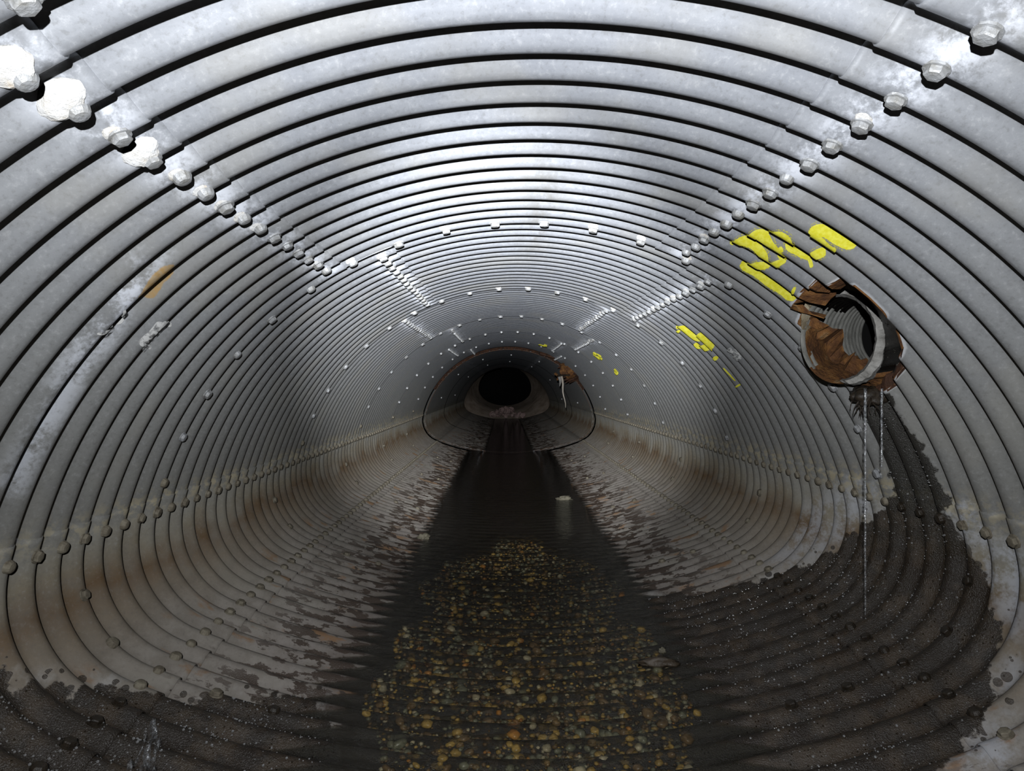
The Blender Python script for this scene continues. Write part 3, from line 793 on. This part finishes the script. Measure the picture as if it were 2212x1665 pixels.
# ------------------------------------------------------------------ rusted lip where the newer pipe ends
yl = ycrest(NEAR_END)
def lip(s0, s1, side, seed):
    n = int((s1 - s0) / .02); V = []; Fc = []
    for j in range(n + 1):
        s = s0 + (s1 - s0) * j / n; jg = .020 + .05 * max(0, mnoise.noise(Vector((s * 9, seed, 0)))) + .025 * random.random()
        for (yy, lf) in ((yl - .03, -.01), (yl + .01, jg), (yl + .03, jg * .6), (yl + .05, -.03)): V.append(surf(np.float64(s), np.float64(yl), lf) + np.array([0, yy - yl, 0]))
        if j:
            b = 4 * (j - 1)
            for q in range(3): Fc.append((b + q, b + q + 1, b + q + 5, b + q + 4))
    link('rusted_lip', mesh('rusted_lip', V, Fc), M['rust_dark'], ROOT[side], False)
lip(-1.0, .8, 'c', 1); lip(-1.9, -1.0, 'l', 2); lip(.8, 1.9, 'r', 3)

def at(px, py, y): return loop3([(px, py)], [y])[0]
stub = empty('torn_pipe_stub', tuple(at(1240, 822, 14.9)), 'rusty torn pipe end jutting from the upper right side, far down the culvert', 'pipe')
def shell(a0, a1, r0, r1, d0, d1, cpx, jag, seed, name, mat):
    rnd = random.Random(seed); n = 20; m = 5; V = []; Fc = []; c = at(*cpx, 14.9)
    ax = Vector((.88, .25, .40)).normalized(); u = ax.cross(Vector((0, 1, 0))).normalized(); w = ax.cross(u)
    for j in range(n + 1):
        a = a0 + (a1 - a0) * j / n; jj = jag * (rnd.random() - .3)
        for q in range(m):
            t = q / (m - 1); r = (r0 + (r1 - r0) * t) * (1 + .05 * math.sin(q * 3.1))
            V.append(c + ax * (d0 - jj * (1 - t) + (d1 - d0) * t) + (u * math.cos(a) + w * math.sin(a)) * r)
    for j in range(n):
        for q in range(m - 1): Fc.append((j * m + q, j * m + q + 1, (j + 1) * m + q + 1, (j + 1) * m + q))
    o = child(name, V, Fc, M[mat], stub, False); sm = o.modifiers.new('thickness', 'SOLIDIFY'); sm.thickness = .012; return o
shell(0, 2 * PI, .17, .19, -.14, .28, (1236, 795), .12, 2, 'corroded_shell', 'rust')
shell(.4, 3.4, .20, .25, -.06, .25, (1240, 794), .15, 6, 'corroded_flap', 'rust_dark')
shell(3.6, 5.6, .23, .26, -.20, .20, (1244, 796), .16, 9, 'corroded_flap', 'rust_dark')
for pix, r, mt in (([(1166, 762), (1200, 772), (1222, 780), (1240, 776)], .035, 'rust_dark'), ([(1204, 812), (1218, 810), (1240, 809), (1262, 806)], .03, 'roots'), ([(1199, 806), (1206, 812), (1204, 820)], .03, 'rust'),
                   ([(1258, 796), (1272, 812), (1283, 830)], .03, 'rust_dark'), ([(1200, 760), (1214, 768), (1228, 776)], .028, 'rust_dark'), ([(1232, 806), (1246, 803), (1256, 800)], .022, 'wood')):
    pts = [at(a, b, 14.85 + .05 * i) for i, (a, b) in enumerate(pix)]
    inv = stub.location
    link('torn_strip', tube_mesh('torn_strip', [p - inv for p in pts], [r * (1 - .2 * i) for i in range(len(pts))], 6), M[mt], stub, False)
p0, p1 = at(1213, 812, 14.8), at(1221.5, 880, 14.8)
st = link('hanging_stick', tube_mesh('hanging_stick', [p0 - p1 + (p1 - p0) * t + Vector((.012 * math.sin(t * 9), 0, 0)) for t in np.linspace(0, 1, 9)], [.020 * (1 - .85 * t) + .004 for t in np.linspace(0, 1, 9)], 7), M['wood'])
st.location = p1; tag(st, 'long pale stick hanging point down from the rusty torn pipe end', 'stick')
p0, p1 = at(1208, 813, 14.8), at(1209, 834, 14.8)
st = link('hanging_shard', tube_mesh('hanging_shard', [p0 - p1, (p0 - p1) * .5 + Vector((.02, 0, 0)), Vector((0, 0, 0))], [.034, .03, .006], 5), M['concrete'])
st.location = p1; tag(st, 'short grey shard hanging beside the long pale stick', 'shard')

# ------------------------------------------------------------------ the far end: narrowing pipe into the dark
ye = ycrest(197)
wall_back = empty('wall_back', (0, ye, 0), 'tan narrowing pipe mouth at the dark far end of the culvert', None, None, 'structure')
ss_ = np.linspace(-S3, S3, 97)[:-1]; outer = surf(ss_, np.full(96, ycrest(197)), -.01)
ang = np.arctan2(outer[:, 0], outer[:, 2] - ZC0 + .15)
def inner(y, w, hi, lo, cx):
    x = np.sin(ang) * w + cx; z = np.where(np.cos(ang) > 0, np.cos(ang) * hi, np.cos(ang) * lo) - .15 + ZC0
    return np.stack([x, np.full(96, y), z], -1)
def loftn(rings):
    n = len(rings[0]); V = np.concatenate(rings); Fc = []
    for i in range(len(rings) - 1):
        for k in range(n): Fc.append((i * n + k, i * n + (k + 1) % n, (i + 1) * n + (k + 1) % n, (i + 1) * n + k))
    return V, Fc
i1, i2, i3 = inner(ye + .9, 1.62, 1.0, 1.0, -.03), inner(ye + 2.2, 1.45, 1.03, .92, -.05), inner(ye + 3.4, 1.22, 1.06, .78, -.08)
V, Fc = loftn([outer, i1, i2, i3]); child('end_cone', V, Fc, M['end_wall'], wall_back)
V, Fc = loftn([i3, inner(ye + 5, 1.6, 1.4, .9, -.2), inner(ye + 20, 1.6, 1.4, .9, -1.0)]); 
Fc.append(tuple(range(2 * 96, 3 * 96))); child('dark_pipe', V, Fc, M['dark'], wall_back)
md = empty('rubble_heap', (0.25, ye + .2, ZC0 - 1.35), 'low pinkish heap of rubble at the mouth of the dark far pipe', 'rubble')
for i in range(60):
    rnd = random.Random(i); a = rnd.uniform(-1, 1); h = (1 - a * a)
    o = link('stone', lump_mesh('stone', (rnd.uniform(.05, .13),) * 2 + (rnd.uniform(.04, .09),), 1, .4, 1.5, i), M['rubble'], md, False)
    o.location = (-.25 + a * .75, rnd.uniform(-.5, .5), .08 + h * rnd.uniform(.0, .32)); o.rotation_euler = (rnd.random() * 3, rnd.random() * 3, 0)

# ------------------------------------------------------------------ stream bed, gravel and water
def floor_z(x): return ZC0 + CZ3 - np.sqrt(R3 ** 2 - x ** 2)
nx, ny = 40, 420
gx = np.linspace(-.95, .95, nx); gy = np.linspace(1.2, 15.2, ny); GX, GY = np.meshgrid(gx, gy, indexing='ij')
gz = floor_z(GX) - .036 - .05 * np.abs(GX / .8) ** 4 + .012 * np.random.rand(nx, ny) + np.clip((GY - 6) / 6, 0, 1) * .018
idx = np.arange(nx * ny).reshape(nx, ny)
q = np.stack([idx[:-1, :-1], idx[1:, :-1], idx[1:, 1:], idx[:-1, 1:]], -1).reshape(-1, 4)
bed = link('silt_bed', quad_mesh('silt_bed', np.stack([GX, GY, gz], -1).reshape(-1, 3), q), M['bed'])
tag(bed, 'dark silt filling the ribs under the stream', 'silt', None, 'stuff')

cols = list(PEB.items()); wts = [.25, .37, .27, .04, .07]
PBM = [lump_mesh('pebble', (1, rnd_, .62), 2, .25, 1.2, i) for i, rnd_ in enumerate((.8, .7, .95, .6))]
icoA = bmesh.new(); bmesh.ops.create_icosphere(icoA, subdivisions=2, radius=1); va = np.array([v.co[:] for v in icoA.verts]); fa = [tuple(v.index for v in f.verts) for f in icoA.faces]; icoA.free()
icoB = bmesh.new(); bmesh.ops.create_icosphere(icoB, subdivisions=1, radius=1); vb = np.array([v.co[:] for v in icoB.verts]); fb = np.array([tuple(v.index for v in f.verts) for f in icoB.faces]); icoB.free()
peb = []
rng = np.random.default_rng(3)
for _ in range(13000):
    y = 2.2 + (rng.random() ** 1.15) * 4.6; x = rng.uniform(-.72, .74) 
    edge = .68 - .06 * math.sin(y * 3.1) - .05 * math.sin(y * 7.3) - max(0, y - 5.2) * .32
    if abs(x - .02) > edge: continue
    r = float(np.clip(rng.lognormal(math.log(.0105), .42), .005, .032))
    ph = (y / PITCH - .42) % 1.0
    if min(ph, 1 - ph) < .12 and rng.random() < .8: continue       # few lie on the rib tops
    z = floor_z(x) - .012 - corr(y) * .46 + r * .35 + rng.uniform(-.004, .008)
    z = min(z, WATER_Z - r * .5)
    peb.append((x, y, float(z), r, int(rng.choice(5, p=wts)), rng.random() * 6.28))
# the 300 that show largest, as single pebbles
rank = sorted(range(len(peb)), key=lambda i: -(peb[i][3] / peb[i][1]) if peb[i][1] > 2.55 else 0)
single = set(rank[:300])
for i in rank[:300]:
    x, y, z, r, c, a = peb[i]; nm = cols[c][0]
    me = PBM[i % 4]; key = (i % 4, c)
    if not hasattr(bpy, '_pm'): pass
    mm = BM.setdefault(key, None)
    if mm is None:
        mm = me.copy(); mm.materials.clear(); mm.materials.append(M['peb_' + nm]); mm.polygons.foreach_set('use_smooth', [True] * len(mm.polygons)); BM[key] = mm
    o = bpy.data.objects.new('pebble', mm); COL.objects.link(o)
    o.location = (x, y, z); o.scale = (r, r, r); o.rotation_euler = (rng.uniform(-.3, .3), rng.uniform(-.3, .3), a)
    tag(o, nm + ' rounded pebble among the larger gravel in the shallow stream', 'pebble', nm + ' pebbles in the stream')
rest = [p for i, p in enumerate(peb) if i not in single]
nv = len(vb); VV = np.zeros((len(rest) * nv, 3), np.float32); CC = np.ones((len(rest) * nv, 4), np.float32); TT = np.zeros((len(rest) * len(fb), 3), np.int32)
for j, (x, y, z, r, c, a) in enumerate(rest):
    sc = np.array([r, r * rng.uniform(.6, 1), r * rng.uniform(.45, .75)]); q = vb * (1 + .22 * (rng.random((nv, 1)) - .5)) * sc
    ca, sa = math.cos(a), math.sin(a); q = np.stack([q[:, 0] * ca - q[:, 1] * sa, q[:, 0] * sa + q[:, 1] * ca, q[:, 2]], -1)
    VV[j * nv:(j + 1) * nv] = q + (x, y, z); CC[j * nv:(j + 1) * nv, :3] = np.array(cols[c][1]) * rng.uniform(.55, 1.15); TT[j * len(fb):(j + 1) * len(fb)] = fb + j * nv
me = bpy.data.meshes.new('gravel'); me.vertices.add(len(VV)); me.vertices.foreach_set('co', VV.ravel())
me.loops.add(TT.size); me.loops.foreach_set('vertex_index', TT.ravel()); me.polygons.add(len(TT)); me.polygons.foreach_set('loop_start', np.arange(0, TT.size, 3, dtype=np.int32))
me.polygons.foreach_set('use_smooth', np.ones(len(TT), bool)); me.update(calc_edges=True)
at_ = me.attributes.new('col', 'FLOAT_COLOR', 'POINT'); at_.data.foreach_set('color', CC.ravel())
tag(link('gravel', me, M['gravel'], smooth=False), 'fine brown and golden gravel packed along the shallow stream', 'gravel', None, 'stuff')

def water_part():
    gx = np.linspace(-1.12, 1.12, 60); gy = np.concatenate([np.arange(.8, 8.0, .018), np.linspace(8, ye + .5, 160)])
    GX, GY = np.meshgrid(gx, gy, indexing='ij')
    amp = np.clip((7.0 - GY) / 3.5, 0, 1) * .0035
    rip = amp * (np.sin(2 * PI * GY / PITCH + 1.2 * np.sin(GX * 5)) * .7 + np.sin(GY * 71 + GX * 23) * .35 + np.sin(GY * 53 - GX * 37) * .35)
    GZ = WATER_Z + rip
    n, m = GX.shape; idx = np.arange(n * m).reshape(n, m)
    q = np.stack([idx[:-1, :-1], idx[1:, :-1], idx[1:, 1:], idx[:-1, 1:]], -1).reshape(-1, 4)
    return quad_mesh('stream', np.stack([GX, GY, GZ], -1).reshape(-1, 3), q)
tag(link('stream', water_part(), M['water'], smooth=False), 'shallow clear stream running along the culvert floor', 'water', None, 'stuff')

# ------------------------------------------------------------------ stones, stick and leak on the floor
def wpt(px, py, z=WATER_Z):
    y = (ZC0 - z) * F_PX / (py - VPY); return Vector((CAM[0] + (px - VPX) / F_PX * y, y, z))
def stone(px, py, size, label, seed, mat, sink=.3):
    o = link('stone', lump_mesh('stone', size, 3, .6, 1.9, seed, -size[2] * .6), M[mat], None); p = wpt(px, py)
    o.location = p + Vector((0, size[1] * .5, size[2] * (.6 - sink))); tag(o, label, 'stone'); return o
stone(915, 1163, (.055, .045, .035), 'small pale pointed stone breaking the water near the left bank', 3, 'stone')
stone(1220, 1079, (.085, .05, .032), 'low pale mossy stone standing alone in the dark water', 6, 'stone')
stone(1428, 1438, (.085, .03, .03), 'flat wet brown stone at the right edge of the gravel', 9, 'wetstone')
stone(1432, 1410, (.018, .014, .018), 'tiny round grey stone just behind the flat wet brown stone', 12, 'stone')
# grey sheet of leaking water over the ribs, bottom left
def leak(pix, w, seed):
    Q = sights(pix); V = []; Fc = []; R = [Q[0]]
    for q in Q[1:]:
        d = q - R[-1]; n = max(1, int(np.hypot(*d) / .012)); R += [R[-1] + d * (i + 1) / n for i in range(n)]
    R = np.array(R); T = np.gradient(R, axis=0); T /= np.linalg.norm(T, axis=1)[:, None] + 1e-9; N = np.stack([-T[:, 1], T[:, 0]], -1)
    for i in range(len(R)):
        ww = w * (.7 + .6 * mnoise.noise(Vector((i * .23, seed, 0)))) * (.5 + .5 * i / len(R))
        for j in range(6):
            u = (j / 5 * 2 - 1); s_, y_ = R[i] + N[i] * u * ww
            V.append(surf(np.float64(s_), np.float64(y_), .020 + .014 * (1 - u * u) + .006 * mnoise.noise(Vector((i * .5, j * 1.3, seed)))))
        if i:
            for j in range(5): Fc.append(((i - 1) * 6 + j, (i - 1) * 6 + j + 1, i * 6 + j + 1, i * 6 + j))
    return V, Fc
lk = empty('leak_runoff', tuple(surf(np.float64(sight(320, 1570)[0]), np.float64(sight(320, 1570)[1]), .02)), 'grey streaky runoff spilling over the muddy ribs at lower left', 'water')
for i, (pix, w) in enumerate((([(322, 1562), (318, 1590), (312, 1620), (300, 1650), (285, 1690)], .016), ([(325, 1565), (322, 1600), (318, 1640), (320, 1690)], .014), ([(312, 1600), (295, 1625), (278, 1655), (270, 1680)], .012))):
    V, Fc = leak(pix, w, i); child('rivulet', V, Fc, M['trickle'], lk)

# ------------------------------------------------------------------ water beads, faceted and half metal, added to make the wet steel glint
def mat_bead():
    t = NT('water_bead'); return t.set(color=(.60, .60, .60), rough=.20, metal=.6)
M['bead'] = mat_bead()
rngb = np.random.default_rng(11); pts = []
for poly, n in ((WET_R, 9500), (WET_L, 4600)):
    lo, hi = poly.min(0), poly.max(0); lo[1] = max(lo[1], 1.9)
    C = rngb.uniform(lo, hi, (n, 2)); C = C[sdist(C, poly) > .03]
    for s_, y_ in C:
        if mnoise.noise(Vector((s_ * 5, y_ * 5, 2.0))) + .25 * rngb.random() < .10 and rngb.random() < .85: continue
        pts.append((s_, y_))
V, T = [], []
o0 = bmesh.new(); bmesh.ops.create_icosphere(o0, subdivisions=1, radius=1); bv = np.array([v.co[:] for v in o0.verts]); bf = np.array([[v.index for v in f.verts] for f in o0.faces]); o0.free()
for j, (s_, y_) in enumerate(pts):
    ii = 1 if y_ < ycrest(19) else 2 if y_ < ycrest(35) else 3
    lift = .018 - .004 * ii if 2.4 < abs(s_) < 3.23 else .008 - .004 * ii if abs(s_) >= 3.23 else .009
    p = surf(np.float64(s_), np.float64(y_), lift + .0012)
    if p[2] < WATER_Z + .004: continue
    r = float(np.clip(rngb.lognormal(math.log(.0029), .38), .0014, .006))
    T.append(bf + len(V) * len(bv)); V.append(bv * np.array([r, r, r * .9]) + p)
me = mesh('glint_beads', np.concatenate(V), np.concatenate(T)); tag(link('glint_beads', me, M['bead'], smooth=False), 'faceted water beads added as glints over the wet steel', 'water', None, 'stuff')
